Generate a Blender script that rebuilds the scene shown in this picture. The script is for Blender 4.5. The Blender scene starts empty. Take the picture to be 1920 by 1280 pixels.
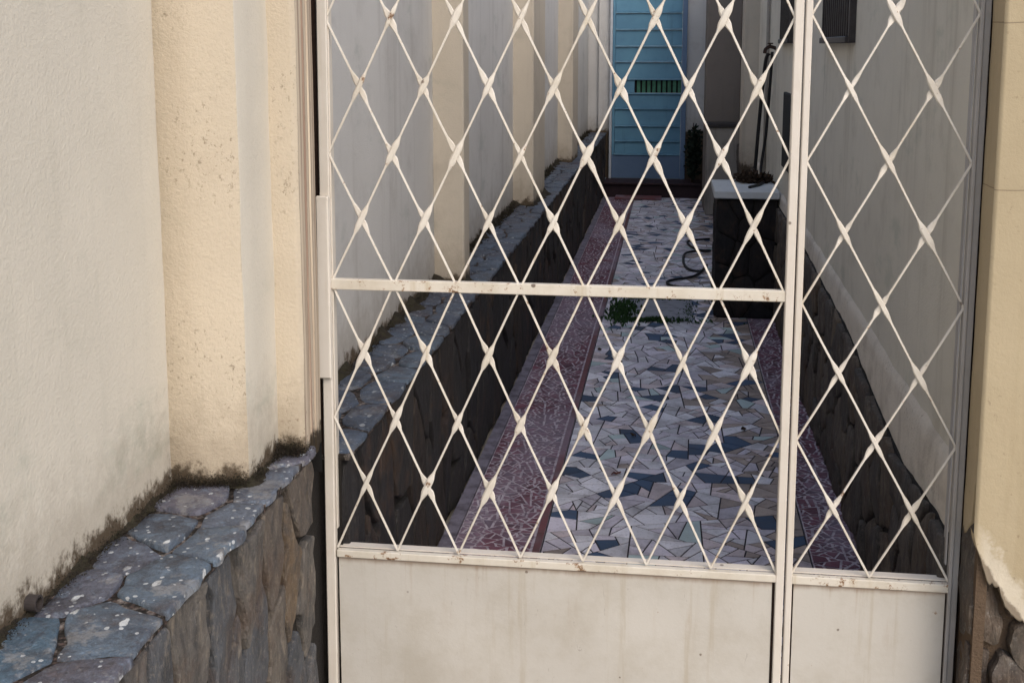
import bpy, math, random
from mathutils import Vector, noise
random.seed(7)
RAD = math.radians
scene = bpy.context.scene

# ------------------------------------------------------------ camera
cam_d = bpy.data.cameras.new("camera")
cam = bpy.data.objects.new("camera", cam_d)
scene.collection.objects.link(cam)
cam.location = (0.0, -2.42, 1.5)
cam.rotation_euler = (RAD(90 - 8.504), 0, RAD(7.714))
cam_d.sensor_width = 36
cam_d.lens = 2227 / 1920 * 36
cam_d.shift_y = -219 / 1920
cam_d.clip_start = 0.05
cam_d.clip_end = 2000
scene.camera = cam

# ------------------------------------------------------------ light
SUN_EL, SUN_ROT = 42, 143          # behind the camera, a little to the right
SUN_STRENGTH, SKY_STRENGTH, EXPOSURE = 0.55, 0.15, 0.70
world = bpy.data.worlds.new("World")
scene.world = world
world.use_nodes = True
wn = world.node_tree
for n in list(wn.nodes):
    wn.nodes.remove(n)
sky = wn.nodes.new('ShaderNodeTexSky')
sky.sky_type = 'NISHITA'
sky.sun_disc = False
sky.sun_elevation = RAD(SUN_EL)
sky.sun_rotation = RAD(SUN_ROT)
sky.dust_density = 2.2
bg = wn.nodes.new('ShaderNodeBackground')
bg.inputs[1].default_value = SKY_STRENGTH
wo = wn.nodes.new('ShaderNodeOutputWorld')
wn.links.new(sky.outputs[0], bg.inputs[0])
wn.links.new(bg.outputs[0], wo.inputs[0])
sd = bpy.data.lights.new("sun", 'SUN')
sd.energy = SUN_STRENGTH
sd.angle = RAD(35)
sd.color = (1.0, 0.90, 0.77)
sun = bpy.data.objects.new("sun", sd)
scene.collection.objects.link(sun)
sv = Vector((math.sin(RAD(SUN_ROT)) * math.cos(RAD(SUN_EL)), math.cos(RAD(SUN_ROT)) * math.cos(RAD(SUN_EL)), math.sin(RAD(SUN_EL))))
sun.rotation_euler = sv.to_track_quat('Z', 'Y').to_euler()
scene.view_settings.view_transform = 'Standard'
scene.view_settings.look = 'None'
scene.view_settings.exposure = EXPOSURE
scene.view_settings.gamma = 1
scene.view_settings.use_curve_mapping = False

# ------------------------------------------------------------ node helpers
class NT:
    def __init__(s, name):
        s.m = bpy.data.materials.new(name)
        s.m.use_nodes = True
        s.t = s.m.node_tree
        for n in list(s.t.nodes):
            s.t.nodes.remove(n)
        s.out = s.t.nodes.new('ShaderNodeOutputMaterial')
        s.b = s.t.nodes.new('ShaderNodeBsdfPrincipled')
        s.t.links.new(s.b.outputs[0], s.out.inputs[0])
        s.pos = s.t.nodes.new('ShaderNodeNewGeometry').outputs['Position']
    def link(s, a, b): s.t.links.new(a, b)
    def setin(s, sock, v):
        if hasattr(v, 'is_output') or isinstance(v, bpy.types.NodeSocket): s.link(v, sock)
        else: sock.default_value = v
    def mapping(s, scale, loc=(0, 0, 0), vec=None):
        n = s.t.nodes.new('ShaderNodeMapping')
        n.inputs['Scale'].default_value = scale
        n.inputs['Location'].default_value = loc
        s.link(vec or s.pos, n.inputs['Vector'])
        return n.outputs[0]
    def noise(s, scale, detail=4, rough=0.55, stretch=None, loc=(0, 0, 0), dist=0.0):
        n = s.t.nodes.new('ShaderNodeTexNoise')
        n.inputs['Scale'].default_value = scale
        n.inputs['Detail'].default_value = detail
        n.inputs['Roughness'].default_value = rough
        n.inputs['Distortion'].default_value = dist
        s.link(s.mapping(stretch or (1, 1, 1), loc), n.inputs['Vector'])
        return n.outputs[0]
    def voro(s, scale, stretch=None, loc=(0, 0, 0), out=0):
        n = s.t.nodes.new('ShaderNodeTexVoronoi')
        n.inputs['Scale'].default_value = scale
        s.link(s.mapping(stretch or (1, 1, 1), loc), n.inputs['Vector'])
        return n.outputs[out]
    def ramp(s, v, a, b, ca=(0, 0, 0, 1), cb=(1, 1, 1, 1)):
        n = s.t.nodes.new('ShaderNodeMapRange')
        n.inputs[1].default_value = a; n.inputs[2].default_value = b
        n.interpolation_type = 'SMOOTHSTEP'
        s.link(v, n.inputs[0])
        return n.outputs[0]
    def math(s, op, a, b=0.0):
        n = s.t.nodes.new('ShaderNodeMath'); n.operation = op
        s.setin(n.inputs[0], a); s.setin(n.inputs[1], b)
        return n.outputs[0]
    def mix(s, f, a, b, mode='MIX'):
        n = s.t.nodes.new('ShaderNodeMix'); n.data_type = 'RGBA'; n.blend_type = mode
        s.setin(n.inputs[0], f)
        for k, v in ((6, a), (7, b)):
            if isinstance(v, (tuple, list)): v = (v[0], v[1], v[2], 1)
            s.setin(n.inputs[k], v)
        return n.outputs[2]
    def rnd(s): return s.t.nodes.new('ShaderNodeObjectInfo').outputs['Random']
    def sep(s):
        n = s.t.nodes.new('ShaderNodeSeparateXYZ'); s.link(s.pos, n.inputs[0]); return n.outputs
    def hsv(s, col, h=0.5, sa=1.0, v=1.0):
        n = s.t.nodes.new('ShaderNodeHueSaturation')
        s.setin(n.inputs[0], h); s.setin(n.inputs[1], sa); s.setin(n.inputs[2], v); s.setin(n.inputs[4], col)
        return n.outputs[0]
    def bump(s, h, strength=0.4, dist=0.01, prev=None):
        n = s.t.nodes.new('ShaderNodeBump')
        n.inputs['Strength'].default_value = strength
        n.inputs['Distance'].default_value = dist
        s.link(h, n.inputs['Height'])
        if prev is not None: s.link(prev, n.inputs['Normal'])
        return n.outputs[0]
    def done(s, col, rough=0.8, normal=None, spec=0.3, metal=0.0):
        if isinstance(col, (tuple, list)): col = (col[0], col[1], col[2], 1)
        s.setin(s.b.inputs['Base Color'], col)
        s.setin(s.b.inputs['Roughness'], rough)
        s.b.inputs['Specular IOR Level'].default_value = spec
        s.b.inputs['Metallic'].default_value = metal
        if normal is not None: s.link(normal, s.b.inputs['Normal'])
        return s.m

M = {}
def plaster(name, base, stain, mould_z=None, pits=0.0, streak=0.25, rough_cast=0.35, green=0.3, green_top=None):
    n = NT(name)
    big = n.noise(1.3, 5, 0.6, loc=(3, 1, 7))
    mid = n.noise(6, 5, 0.65)
    col = n.mix(n.ramp(big, 0.35, 0.7), base, tuple(c * 0.90 for c in base))
    col = n.mix(n.math('MULTIPLY', n.ramp(mid, 0.5, 0.78), streak), col, stain)
    vs = n.noise(9, 4, 0.6, stretch=(1.6, 1.6, 0.10), loc=(0, 5, 0))
    col = n.mix(n.math('MULTIPLY', n.ramp(vs, 0.52, 0.75), streak), col, stain)
    gr = n.ramp(n.noise(2.6, 6, 0.7, stretch=(1, 1, 1.8), loc=(11, 2, 4)), 0.50 if green_top else 0.56, 0.70)
    if green_top: gr = n.math('MULTIPLY', gr, n.ramp(n.sep()[2], green_top + .12, green_top - .12))
    col = n.mix(n.math('MULTIPLY', gr, green), col, tuple(c * k for c, k in zip(base, (0.62, 0.68, 0.66))))
    z = n.sep()[2]
    if pits:
        p = n.noise(110, 5, 0.75, stretch=(1, 1, .7))
        spread = n.ramp(n.noise(5, 4, loc=(7, 7, 7)), 0.40, 0.68)
        col = n.mix(n.math('MULTIPLY', n.math('MULTIPLY', n.ramp(p, 0.56, 0.66), spread), pits), col, (0.20, 0.15, 0.10))
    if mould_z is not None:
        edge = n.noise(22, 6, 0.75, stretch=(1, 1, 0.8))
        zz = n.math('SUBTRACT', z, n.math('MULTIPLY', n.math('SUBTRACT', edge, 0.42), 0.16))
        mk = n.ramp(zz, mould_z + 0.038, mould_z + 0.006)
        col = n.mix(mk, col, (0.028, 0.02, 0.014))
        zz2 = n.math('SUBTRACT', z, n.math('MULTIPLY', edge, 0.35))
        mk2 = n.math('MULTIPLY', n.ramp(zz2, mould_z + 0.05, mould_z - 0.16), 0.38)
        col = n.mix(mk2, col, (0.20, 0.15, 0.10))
    fine = n.noise(150, 3, 0.7)
    med = n.noise(45, 4, 0.6)
    col = n.mix(n.math('MULTIPLY', n.ramp(fine, 0.5, 0.8), 0.25), col, tuple(c * 0.7 for c in base))
    nb = n.bump(fine, rough_cast, 0.004)
    nb = n.bump(med, rough_cast * 0.5, 0.005, nb)
    nb = n.bump(n.noise(2.2, 3, 0.5), 0.12, 0.03, nb)
    return n.done(col, 0.92, nb, 0.15)

M['wall_left'] = plaster('pale_plaster', (0.66, 0.61, 0.515), (0.50, 0.47, 0.39), mould_z=0.695, green=0.7, streak=0.3, green_top=1.05)
M['pilaster'] = plaster('beige_plaster', (0.59, 0.505, 0.385), (0.45, 0.375, 0.28), mould_z=0.695, pits=0.75, green=0.12, rough_cast=0.5)
M['wall_in'] = plaster('pale_plaster_inside', (0.60, 0.59, 0.57), (0.40, 0.38, 0.36), mould_z=0.615, green=0.45, streak=0.5)
M['pilaster_in'] = plaster('beige_plaster_inside', (0.56, 0.50, 0.41), (0.38, 0.33, 0.27), mould_z=0.615, green=0.3, streak=0.5)
M['wall_right'] = plaster('grey_plaster', (0.72, 0.68, 0.58), (0.50, 0.46, 0.38), green=0.5, streak=0.65)
M['skirt'] = plaster('rough_skirt_plaster', (0.80, 0.73, 0.62), (0.50, 0.44, 0.36), green=0.3, streak=0.7, rough_cast=1.0, pits=0.8)
M['pillar'] = plaster('ochre_plaster', (0.56, 0.46, 0.30), (0.42, 0.33, 0.20), green=0.15, streak=0.35, rough_cast=0.15)
M['chipped'] = plaster('chipped_pale_plaster', (0.74, 0.69, 0.58), (0.50, 0.42, 0.30), green=0.1, streak=0.5, rough_cast=0.6)
M['exposed'] = plaster('bare_render', (0.13, 0.09, 0.06), (0.10, 0.08, 0.06), green=0.2, streak=0.8, rough_cast=1.0)
M['brown_wall'] = plaster('brown_grey_plaster', (0.22, 0.19, 0.165), (0.13, 0.11, 0.09), green=0.3)
M['block'] = plaster('worn_grey_plaster', (0.34, 0.31, 0.27), (0.13, 0.12, 0.11), green=0.4, streak=0.7)
M['cover'] = plaster('worn_cover', (0.30, 0.31, 0.34), (0.10, 0.10, 0.12), green=0.6, streak=0.9)
M['concrete'] = plaster('pale_concrete', (0.60, 0.62, 0.62), (0.36, 0.36, 0.36), green=0.3, streak=0.4)

def mk_pillar():
    n = NT('worn_ochre_paint')
    px, py, z = n.sep()
    base = (0.48, 0.395, 0.26)
    big = n.noise(1.8, 5, 0.6); vs = n.noise(8, 5, 0.65, stretch=(1.6, 1.6, .12))
    col = n.mix(n.ramp(big, .35, .7), base, (0.43, 0.35, 0.225))
    col = n.mix(n.math('MULTIPLY', n.ramp(vs, .48, .72), .45), col, (0.38, 0.30, 0.18))
    edge = n.math('MAXIMUM', 0.38, n.math('SUBTRACT', 0.512, n.math('MULTIPLY', n.math('SUBTRACT', px, 0.612), 1.5)))
    d = n.math('SUBTRACT', z, edge)
    w = n.noise(24, 6, 0.72)
    worn = n.ramp(n.math('ADD', d, n.math('MULTIPLY', n.math('SUBTRACT', w, .5), .16)), .075, .035)
    right = n.ramp(px, .595, .63)
    col = n.mix(n.math('MULTIPLY', worn, right), col, (0.60, 0.53, 0.41))
    dk = n.noise(60, 6, 0.75)
    col = n.mix(n.math('MULTIPLY', n.ramp(dk, .60, .70), .6), col, (0.25, 0.19, 0.12))
    rot = n.ramp(n.math('ADD', d, n.math('MULTIPLY', n.math('SUBTRACT', w, .5), .05)), .012, .0)
    col = n.mix(n.math('MULTIPLY', rot, .8), col, (0.16, 0.12, 0.08))
    ck = n.noise(2.2, 4, .6, loc=(4, 0, 1))
    for zc in (1.548, 1.236):
        ln = n.math('ABSOLUTE', n.math('SUBTRACT', n.math('ADD', z, n.math('MULTIPLY', ck, .03)), zc + .015))
        col = n.mix(n.math('MULTIPLY', n.ramp(ln, .0016, .0004), .7), col, (0.18, 0.14, 0.09))
    nb = n.bump(n.noise(150, 3, .7), .15, .003); nb = n.bump(w, .3, .008, nb)
    return n.done(col, .88, nb, .2)
M['pillar'] = mk_pillar()
def mk_reveal():
    n = NT('weathered_painted_jamb')
    st = n.noise(1.0, 6, 0.7, stretch=(60, 110, 0.7))
    col = n.mix(n.ramp(st, 0.40, 0.52), (0.64, 0.55, 0.42), (0.46, 0.37, 0.28))
    col = n.mix(n.math('MULTIPLY', n.ramp(st, 0.53, 0.62), 0.85), col, (0.26, 0.17, 0.13))
    sp = n.noise(60, 4, 0.7, stretch=(1, 1, 0.35))
    col = n.mix(n.math('MULTIPLY', n.ramp(sp, 0.62, 0.72), 0.7), col, (0.22, 0.16, 0.12))
    z = n.sep()[2]
    edge = n.noise(22, 6, 0.75)
    zz = n.math('SUBTRACT', z, n.math('MULTIPLY', n.math('SUBTRACT', edge, 0.4), 0.14))
    col = n.mix(n.ramp(zz, 0.715, 0.69), col, (0.04, 0.03, 0.02))
    return n.done(col, 0.85, n.bump(st, 0.5, 0.004), 0.2)
M['reveal'] = mk_reveal()

def mk_stone(name, c1, c2, c3, spots=0.0, dark=1.0, rough=0.75, stretch=(3, 3, 0.8), lichen=0.25):
    n = NT(name)
    r = n.rnd()
    col = n.mix(n.ramp(r, 0.15, 0.5), c1, c2)
    col = n.mix(n.ramp(r, 0.6, 0.9), col, c3)
    a = n.noise(9, 7, 0.7, stretch=stretch, dist=0.6)
    col = n.mix(n.math('MULTIPLY', n.ramp(a, 0.42, 0.66), 0.7), col, tuple(c * 0.42 for c in c2))
    a2 = n.noise(17, 6, 0.7, stretch=stretch, loc=(5, 3, 1))
    col = n.mix(n.math('MULTIPLY', n.ramp(a2, 0.52, 0.7), 0.55), col, tuple(min(1, c * 1.9) for c in c1))
    b = n.noise(5, 5, 0.7, loc=(2, 9, 3))
    col = n.mix(n.math('MULTIPLY', n.ramp(b, 0.5, 0.7), 0.6), col, (0.09, 0.05, 0.03))
    li = n.noise(48, 5, 0.75)
    col = n.mix(n.math('MULTIPLY', n.ramp(li, 0.58, 0.68), lichen), col, (0.34, 0.32, 0.29))
    if spots:
        warp = n.noise(14, 5, 0.7)
        v = n.math('ADD', n.voro(15, loc=(0.31, 0.6, 0.2), stretch=(1.4, .8, 1)), n.math('MULTIPLY', warp, 0.35))
        col = n.mix(n.math('MULTIPLY', n.ramp(n.math('ADD', v, n.math('MULTIPLY', li, 0.25)), 0.42, 0.39), spots), col, (0.66, 0.68, 0.68))
        v = n.math('ADD', n.voro(55, loc=(0.1, 0.6, 0.7)), n.math('MULTIPLY', warp, 0.5))
        col = n.mix(n.math('MULTIPLY', n.ramp(n.math('ADD', v, n.math('MULTIPLY', li, 0.3)), 0.58, 0.54), spots), col, (0.52, 0.54, 0.55))
        pa = n.noise(11, 6, 0.75, loc=(1, 8, 2))
        col = n.mix(n.math('MULTIPLY', n.ramp(pa, 0.54, 0.62), 0.55 * spots), col, (0.30, 0.29, 0.28))
        col = n.mix(n.math('MULTIPLY', n.ramp(pa, 0.46, 0.38), 0.6 * spots), col, (0.05, 0.045, 0.05))
    if dark != 1.0: col = n.hsv(col, 0.5, 0.95, dark)
    lay = n.noise(26, 6, 0.75, stretch=(stretch[0] * 1.3, stretch[1] * 1.3, stretch[2] * .7), dist=0.4)
    nb = n.bump(a, 0.7, 0.014)
    nb = n.bump(a2, 0.6, 0.008, nb)
    nb = n.bump(n.ramp(lay, 0.44, 0.54), 0.55, 0.005, nb)
    col = n.mix(n.math('MULTIPLY', n.ramp(lay, 0.52, 0.64), 0.45), col, (0.03, 0.025, 0.02))
    gr = n.noise(170, 4, 0.75)
    col = n.mix(n.math('MULTIPLY', n.ramp(gr, 0.52, 0.72), 0.3), col, tuple(min(1, c * 2.2) for c in c1))
    nb = n.bump(n.noise(120, 3, 0.7), 0.35, 0.003, nb)
    return n.done(col, rough, nb, 0.4)
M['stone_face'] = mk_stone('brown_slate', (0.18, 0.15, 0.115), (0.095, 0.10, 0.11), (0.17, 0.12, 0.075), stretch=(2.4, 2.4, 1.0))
M['stone_face_in'] = mk_stone('shaded_slate', (0.034, 0.031, 0.030), (0.024, 0.022, 0.024), (0.042, 0.031, 0.025), lichen=0.1)  # shade of the passage is put into this near-black slate colour
M['stone_face_right'] = mk_stone('mouldy_brown_slate', (0.15, 0.125, 0.10), (0.09, 0.08, 0.07), (0.17, 0.13, 0.09), lichen=0.15)
M['ledge_stone'] = mk_stone('sky_blue_grey_slate', (0.115, 0.155, 0.20), (0.13, 0.125, 0.155), (0.085, 0.14, 0.19), spots=1.0, rough=0.6, stretch=(1.5, 1.5, 1.5), lichen=0.3)  # bluish grey stone with the sky's blue reflection mixed into its colours
M['ledge_stone_in'] = mk_stone('sky_blue_slate_shade', (0.09, 0.12, 0.17), (0.08, 0.095, 0.13), (0.11, 0.15, 0.20), spots=0.5, rough=0.5, stretch=(2.5, 2.5, 1.5), lichen=0.5)  # darker passage copy, reflected sky and shade held in the colour
M['black_stone'] = mk_stone('black_slate', (0.016, 0.014, 0.015), (0.012, 0.011, 0.013), (0.02, 0.015, 0.014), lichen=0.0)
M['pier_stone'] = mk_stone('rust_brown_stone', (0.16, 0.13, 0.10), (0.11, 0.10, 0.09), (0.18, 0.115, 0.07), lichen=0.5)

def simple(name, col, rough=0.8, nscale=30, var=0.4, bump=0.3, dist=0.004, spec=0.3, col2=None, metal=0.0):
    n = NT(name)
    a = n.noise(nscale, 6, 0.7)
    c = n.mix(n.math('MULTIPLY', n.ramp(a, 0.38, 0.66), var), col, col2 or tuple(x * 0.35 for x in col))
    return n.done(c, rough, n.bump(a, bump, dist), spec, metal)
M['mortar_dark'] = simple('dark_mortar', (0.022, 0.018, 0.014), nscale=60, bump=0.9, dist=0.01)
M['mortar_black'] = simple('black_mortar', (0.018, 0.015, 0.013), nscale=60, bump=0.9, dist=0.01)  # even near-black tone for joints and the recess block
def mk_ledge_mortar():
    n = NT('rubbly_ledge_mortar')
    v = n.voro(85)
    a = n.noise(30, 6, 0.75)
    col = n.mix(n.ramp(a, 0.48, 0.60), (0.025, 0.021, 0.018), (0.22, 0.19, 0.17))
    col = n.mix(n.ramp(v, 0.5, 0.15), col, (0.10, 0.07, 0.06))
    return n.done(col, 0.9, n.bump(v, 0.9, 0.008), 0.2)
M['ledge_mortar'] = mk_ledge_mortar()
M['moss'] = simple('dead_moss', (0.022, 0.016, 0.011), nscale=40, col2=(0.035, 0.032, 0.016), var=0.8)
M['weed'] = simple('green_weed', (0.03, 0.075, 0.02), nscale=30, col2=(0.012, 0.03, 0.01), var=0.9)
M['dark_leaf'] = simple('dark_leaf', (0.014, 0.024, 0.014), nscale=20)
M['dry_leaf'] = simple('dry_brown_leaf', (0.05, 0.03, 0.018), nscale=20)
M['red_leaf'] = simple('red_brown_leaf', (0.14, 0.04, 0.025), nscale=60)
M['rubber'] = simple('black_rubber', (0.012, 0.012, 0.014), rough=0.45, nscale=20, var=0.2)
M['iron'] = simple('rusty_iron', (0.055, 0.03, 0.022), rough=0.7, nscale=90)
M['dark_metal'] = simple('dark_brown_metal', (0.05, 0.042, 0.04), rough=0.5, nscale=40)
M['void'] = simple('unlit_black', (0.012, 0.011, 0.011), nscale=10)  # near-black colour put in for the unlit depth of openings and gaps
M['dark_red'] = simple('dark_red_tile', (0.035, 0.017, 0.02), rough=0.6, nscale=14)
M['white_jamb'] = simple('white_jamb', (0.55, 0.58, 0.62), rough=0.6, nscale=14, var=0.2)
M['ground'] = simple('street_concrete', (0.36, 0.32, 0.26), nscale=3, var=0.3)
M['mortar_red'] = simple('pale_dirty_grout', (0.52, 0.46, 0.50), nscale=30, col2=(0.16, 0.11, 0.14), var=0.8)
M['mortar_floor'] = simple('dark_floor_grout', (0.03, 0.026, 0.034), nscale=22, col2=(0.05, 0.04, 0.04), var=0.8)
M['cement'] = simple('dirty_cement_strip', (0.22, 0.20, 0.24), nscale=14, col2=(0.06, 0.05, 0.06), var=0.8)

def mk_tile(name, base, rough=0.38, dirt=0.35, hv=0.25, dirtcol=(0.10, 0.085, 0.08), worn=0.0):
    n = NT(name)
    r = n.rnd()
    isl = n.t.nodes.new('ShaderNodeNewGeometry').outputs['Random Per Island']
    rr = n.math('FRACT', n.math('ADD', r, isl))
    v = n.math('ADD', 1.0 - hv, n.math('MULTIPLY', rr, 2 * hv))
    col = n.hsv((base[0], base[1], base[2], 1), 0.5, 1.0, v)
    d = n.noise(7, 6, 0.7)
    col = n.mix(n.math('MULTIPLY', n.ramp(d, 0.42, 0.7), dirt), col, dirtcol)
    if worn:
        wn_ = n.noise(1.7, 4, 0.6, stretch=(1.5, .6, 1), loc=(3, 2, 0))
        col = n.mix(n.math('MULTIPLY', n.ramp(wn_, 0.46, 0.58), worn), col, (0.30, 0.27, 0.34))
    f = n.noise(90, 4, 0.7)
    col = n.mix(n.math('MULTIPLY', n.ramp(f, 0.52, 0.7), dirt * 0.8), col, dirtcol)
    ro = n.math('ADD', rough, n.math('MULTIPLY', d, 0.35))
    return n.done(col, ro, n.bump(f, 0.15, 0.002), 0.5)
M['t_pale'] = mk_tile('pale_tile', (0.72, 0.70, 0.74), dirt=.5)
M['t_lilac'] = mk_tile('lilac_tile', (0.64, 0.59, 0.66), dirt=.5)
M['t_tan'] = mk_tile('tan_tile', (0.37, 0.295, 0.25), dirt=0.5)
M['t_pink'] = mk_tile('pink_tile', (0.60, 0.51, 0.52), dirt=.5)
M['t_green'] = mk_tile('pale_green_tile', (0.42, 0.52, 0.52), dirt=0.2)
M['t_blue'] = mk_tile('blue_tile', (0.04, 0.075, 0.14), rough=0.5, dirt=0.3, hv=0.3)
M['t_red'] = mk_tile('maroon_tile', (0.13, 0.042, 0.06), dirt=0.45, hv=0.45, rough=0.6, dirtcol=(0.20, 0.17, 0.21), worn=0.45)
M['t_strip'] = mk_tile('dark_red_strip', (0.15, 0.05, 0.055), dirt=0.5, worn=0.45, hv=0.2, rough=0.6)

def mk_paint(name, base, rust_amt=1.0, grime=0.3, r0=0.655, drip=False):
    n = NT(name)
    a = n.noise(5, 6, 0.7)
    col = n.mix(n.math('MULTIPLY', n.ramp(a, 0.4, 0.7), grime), base, tuple(c * k for c, k in zip(base, (0.74, 0.70, 0.62))))
    f0 = n.noise(60, 3, 0.6)
    st = n.noise(14, 5, 0.65, stretch=(2.2, 2.2, 0.12))
    col = n.mix(n.math('MULTIPLY', n.ramp(st, 0.55, 0.75), grime), col, tuple(c * k for c, k in zip(base, (0.72, 0.64, 0.5))))
    r = n.noise(26, 7, 0.78, loc=(4, 4, 4))
    col = n.mix(n.math('MULTIPLY', n.ramp(r, r0, r0 + .045), rust_amt), col, (0.30, 0.17, 0.085))
    col = n.mix(n.math('MULTIPLY', n.ramp(r, r0 + .04, r0 + .08), rust_amt), col, (0.10, 0.055, 0.03))
    v = n.voro(9, loc=(0.2, 0.1, 0.37))
    col = n.mix(n.math('MULTIPLY', n.ramp(v, 0.05, 0.035), rust_amt * 0.85), col, (0.12, 0.08, 0.055))
    if drip:
        z = n.sep()[2]
        ds = n.noise(1.0, 5, 0.7, stretch=(24, 24, 2.2), loc=(2, 0, 0), dist=.4)
        top = n.ramp(z, 0.20, 0.385)
        col = n.mix(n.math('MULTIPLY', n.math('MULTIPLY', n.ramp(ds, 0.55, 0.72), top), 0.42), col, (0.36, 0.25, 0.15))
        edge = n.ramp(n.math('ADD', z, n.math('MULTIPLY', ds, .02)), 0.380, 0.394)
        col = n.mix(n.math('MULTIPLY', edge, .6), col, (0.24, 0.14, 0.08))
        sc = n.noise(30, 5, 0.8, stretch=(1.0, 1, .25), dist=1.5)
        col = n.mix(n.math('MULTIPLY', n.ramp(sc, 0.66, 0.69), .5), col, (0.28, 0.24, 0.20))
        v2 = n.voro(16, loc=(0.7, 0.3, 0.11))
        col = n.mix(n.math('MULTIPLY', n.ramp(n.math('ADD', v2, n.math('MULTIPLY', f0, .1)), 0.11, 0.09), .8), col, (0.16, 0.12, 0.09))
    f = n.noise(130, 3, 0.6)
    return n.done(col, 0.5, n.bump(r, 0.25, 0.002, n.bump(f, 0.2, 0.0015)), 0.4)
M['paint'] = mk_paint('cream_gate_paint', (0.70, 0.645, 0.57), 0.9)
M['paint_rail'] = mk_paint('rusting_rail_paint', (0.70, 0.65, 0.56), 1.0, grime=0.7, r0=0.575)
M['paint_bar'] = mk_paint('cream_bar_paint', (0.74, 0.69, 0.61), 0.9, grime=0.7, r0=0.60)
M['paint_panel'] = mk_paint('cream_sheet_paint', (0.56, 0.53, 0.475), 0.8, grime=0.5, drip=True)
M['paint_grey'] = mk_paint('grey_frame_paint', (0.42, 0.40, 0.38), 0.8, grime=0.5)

def mk_blue():
    n = NT('blue_roller_paint')
    a = n.noise(3, 5, 0.6)
    col = n.mix(n.ramp(a, 0.35, 0.7), (0.13, 0.30, 0.42), (0.10, 0.235, 0.35))
    st = n.noise(12, 5, 0.65, stretch=(1, 1, 0.1))
    col = n.mix(n.math('MULTIPLY', n.ramp(st, 0.55, 0.75), 0.4), col, (0.06, 0.12, 0.17))
    return n.done(col, 0.5, n.bump(a, 0.1, 0.002), 0.4)
M['blue'] = mk_blue()
M['blue_pale'] = simple('pale_blue_plate', (0.13, 0.20, 0.31), rough=0.55, nscale=6, var=0.5, col2=(0.11, 0.17, 0.27))
M['blue_rib'] = simple('pale_blue_rib', (0.16, 0.33, 0.46), rough=0.5, nscale=12, var=0.3)
M['green_slat'] = simple('green_slat', (0.06, 0.19, 0.12), rough=0.6, nscale=12, var=0.5)

# ------------------------------------------------------------ mesh helpers
class MB:
    def __init__(s): s.v = []; s.f = []; s.m = []
    def add(s, vs, fs, mi=0):
        o = len(s.v); s.v += [tuple(v) for v in vs]; s.f += [tuple(i + o for i in f) for f in fs]; s.m += [mi] * len(fs)
        return s
    def box(s, x0, x1, y0, y1, z0, z1, bev=0.0, mi=0, shear=0.0):
        b = min(bev, (x1 - x0) * .45, (y1 - y0) * .45, (z1 - z0) * .45)
        if b <= 0:
            vs = [(x, y, z) for z in (z0, z1) for y in (y0, y1) for x in (x0, x1)]
            vs = [(x + (z - 1.0) * shear, y, z) for x, y, z in vs]
            return s.add(vs, [(0, 2, 3, 1), (4, 5, 7, 6), (0, 1, 5, 4), (2, 6, 7, 3), (0, 4, 6, 2), (1, 3, 7, 5)], mi)
        ring = [(x0 + b, y0), (x1 - b, y0), (x1, y0 + b), (x1, y1 - b), (x1 - b, y1), (x0 + b, y1), (x0, y1 - b), (x0, y0 + b)]
        ri = [(x0 + b, y0 + b), (x1 - b, y0 + b), (x1 - b, y0 + b), (x1 - b, y1 - b), (x1 - b, y1 - b), (x0 + b, y1 - b), (x0 + b, y1 - b), (x0 + b, y0 + b)]
        vs = []
        for z, rr in ((z0, ri), (z0 + b, ring), (z1 - b, ring), (z1, ri)):
            vs += [(x + (z - 1.0) * shear, y, z) for x, y in rr]
        fs = []
        for k in range(3):
            for i in range(8):
                j = (i + 1) % 8
                fs.append((k * 8 + i, k * 8 + j, k * 8 + 8 + j, k * 8 + 8 + i))
        fs.append(tuple(range(7, -1, -1))); fs.append(tuple(range(24, 32)))
        return s.add(vs, fs, mi)
    def tube(s, pts, r, n=8, mi=0, cap=True):
        pts = [Vector(p) for p in pts]; o = len(s.v); vs = []; fs = []
        up = Vector((0.123, 0.31, 0.94)).normalized()
        for i, p in enumerate(pts):
            d = (pts[min(i + 1, len(pts) - 1)] - pts[max(i - 1, 0)]).normalized()
            a = d.cross(up)
            if a.length < 1e-3: a = d.cross(Vector((1, 0, 0)))
            a.normalize(); b = d.cross(a)
            rr = r[i] if isinstance(r, (list, tuple)) else r
            for k in range(n):
                t = 2 * math.pi * k / n
                vs.append(p + a * math.cos(t) * rr + b * math.sin(t) * rr)
        for i in range(len(pts) - 1):
            for k in range(n):
                fs.append((i * n + k, i * n + (k + 1) % n, (i + 1) * n + (k + 1) % n, (i + 1) * n + k))
        if cap: fs.append(tuple(range(n - 1, -1, -1))); fs.append(tuple(range((len(pts) - 1) * n, len(pts) * n)))
        return s.add(vs, fs, mi)
    def blade(s, p, d, w, mi=0):
        side = d.cross(Vector((random.uniform(-1, 1), random.uniform(-1, 1), random.uniform(-1, 1)))).normalized() * w
        nn = d.cross(side).normalized() * d.length * 0.15
        return s.add([p, p + d * 0.5 + side + nn, p + d, p + d * 0.5 - side + nn], [(0, 1, 2), (0, 2, 3)], mi)

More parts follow.
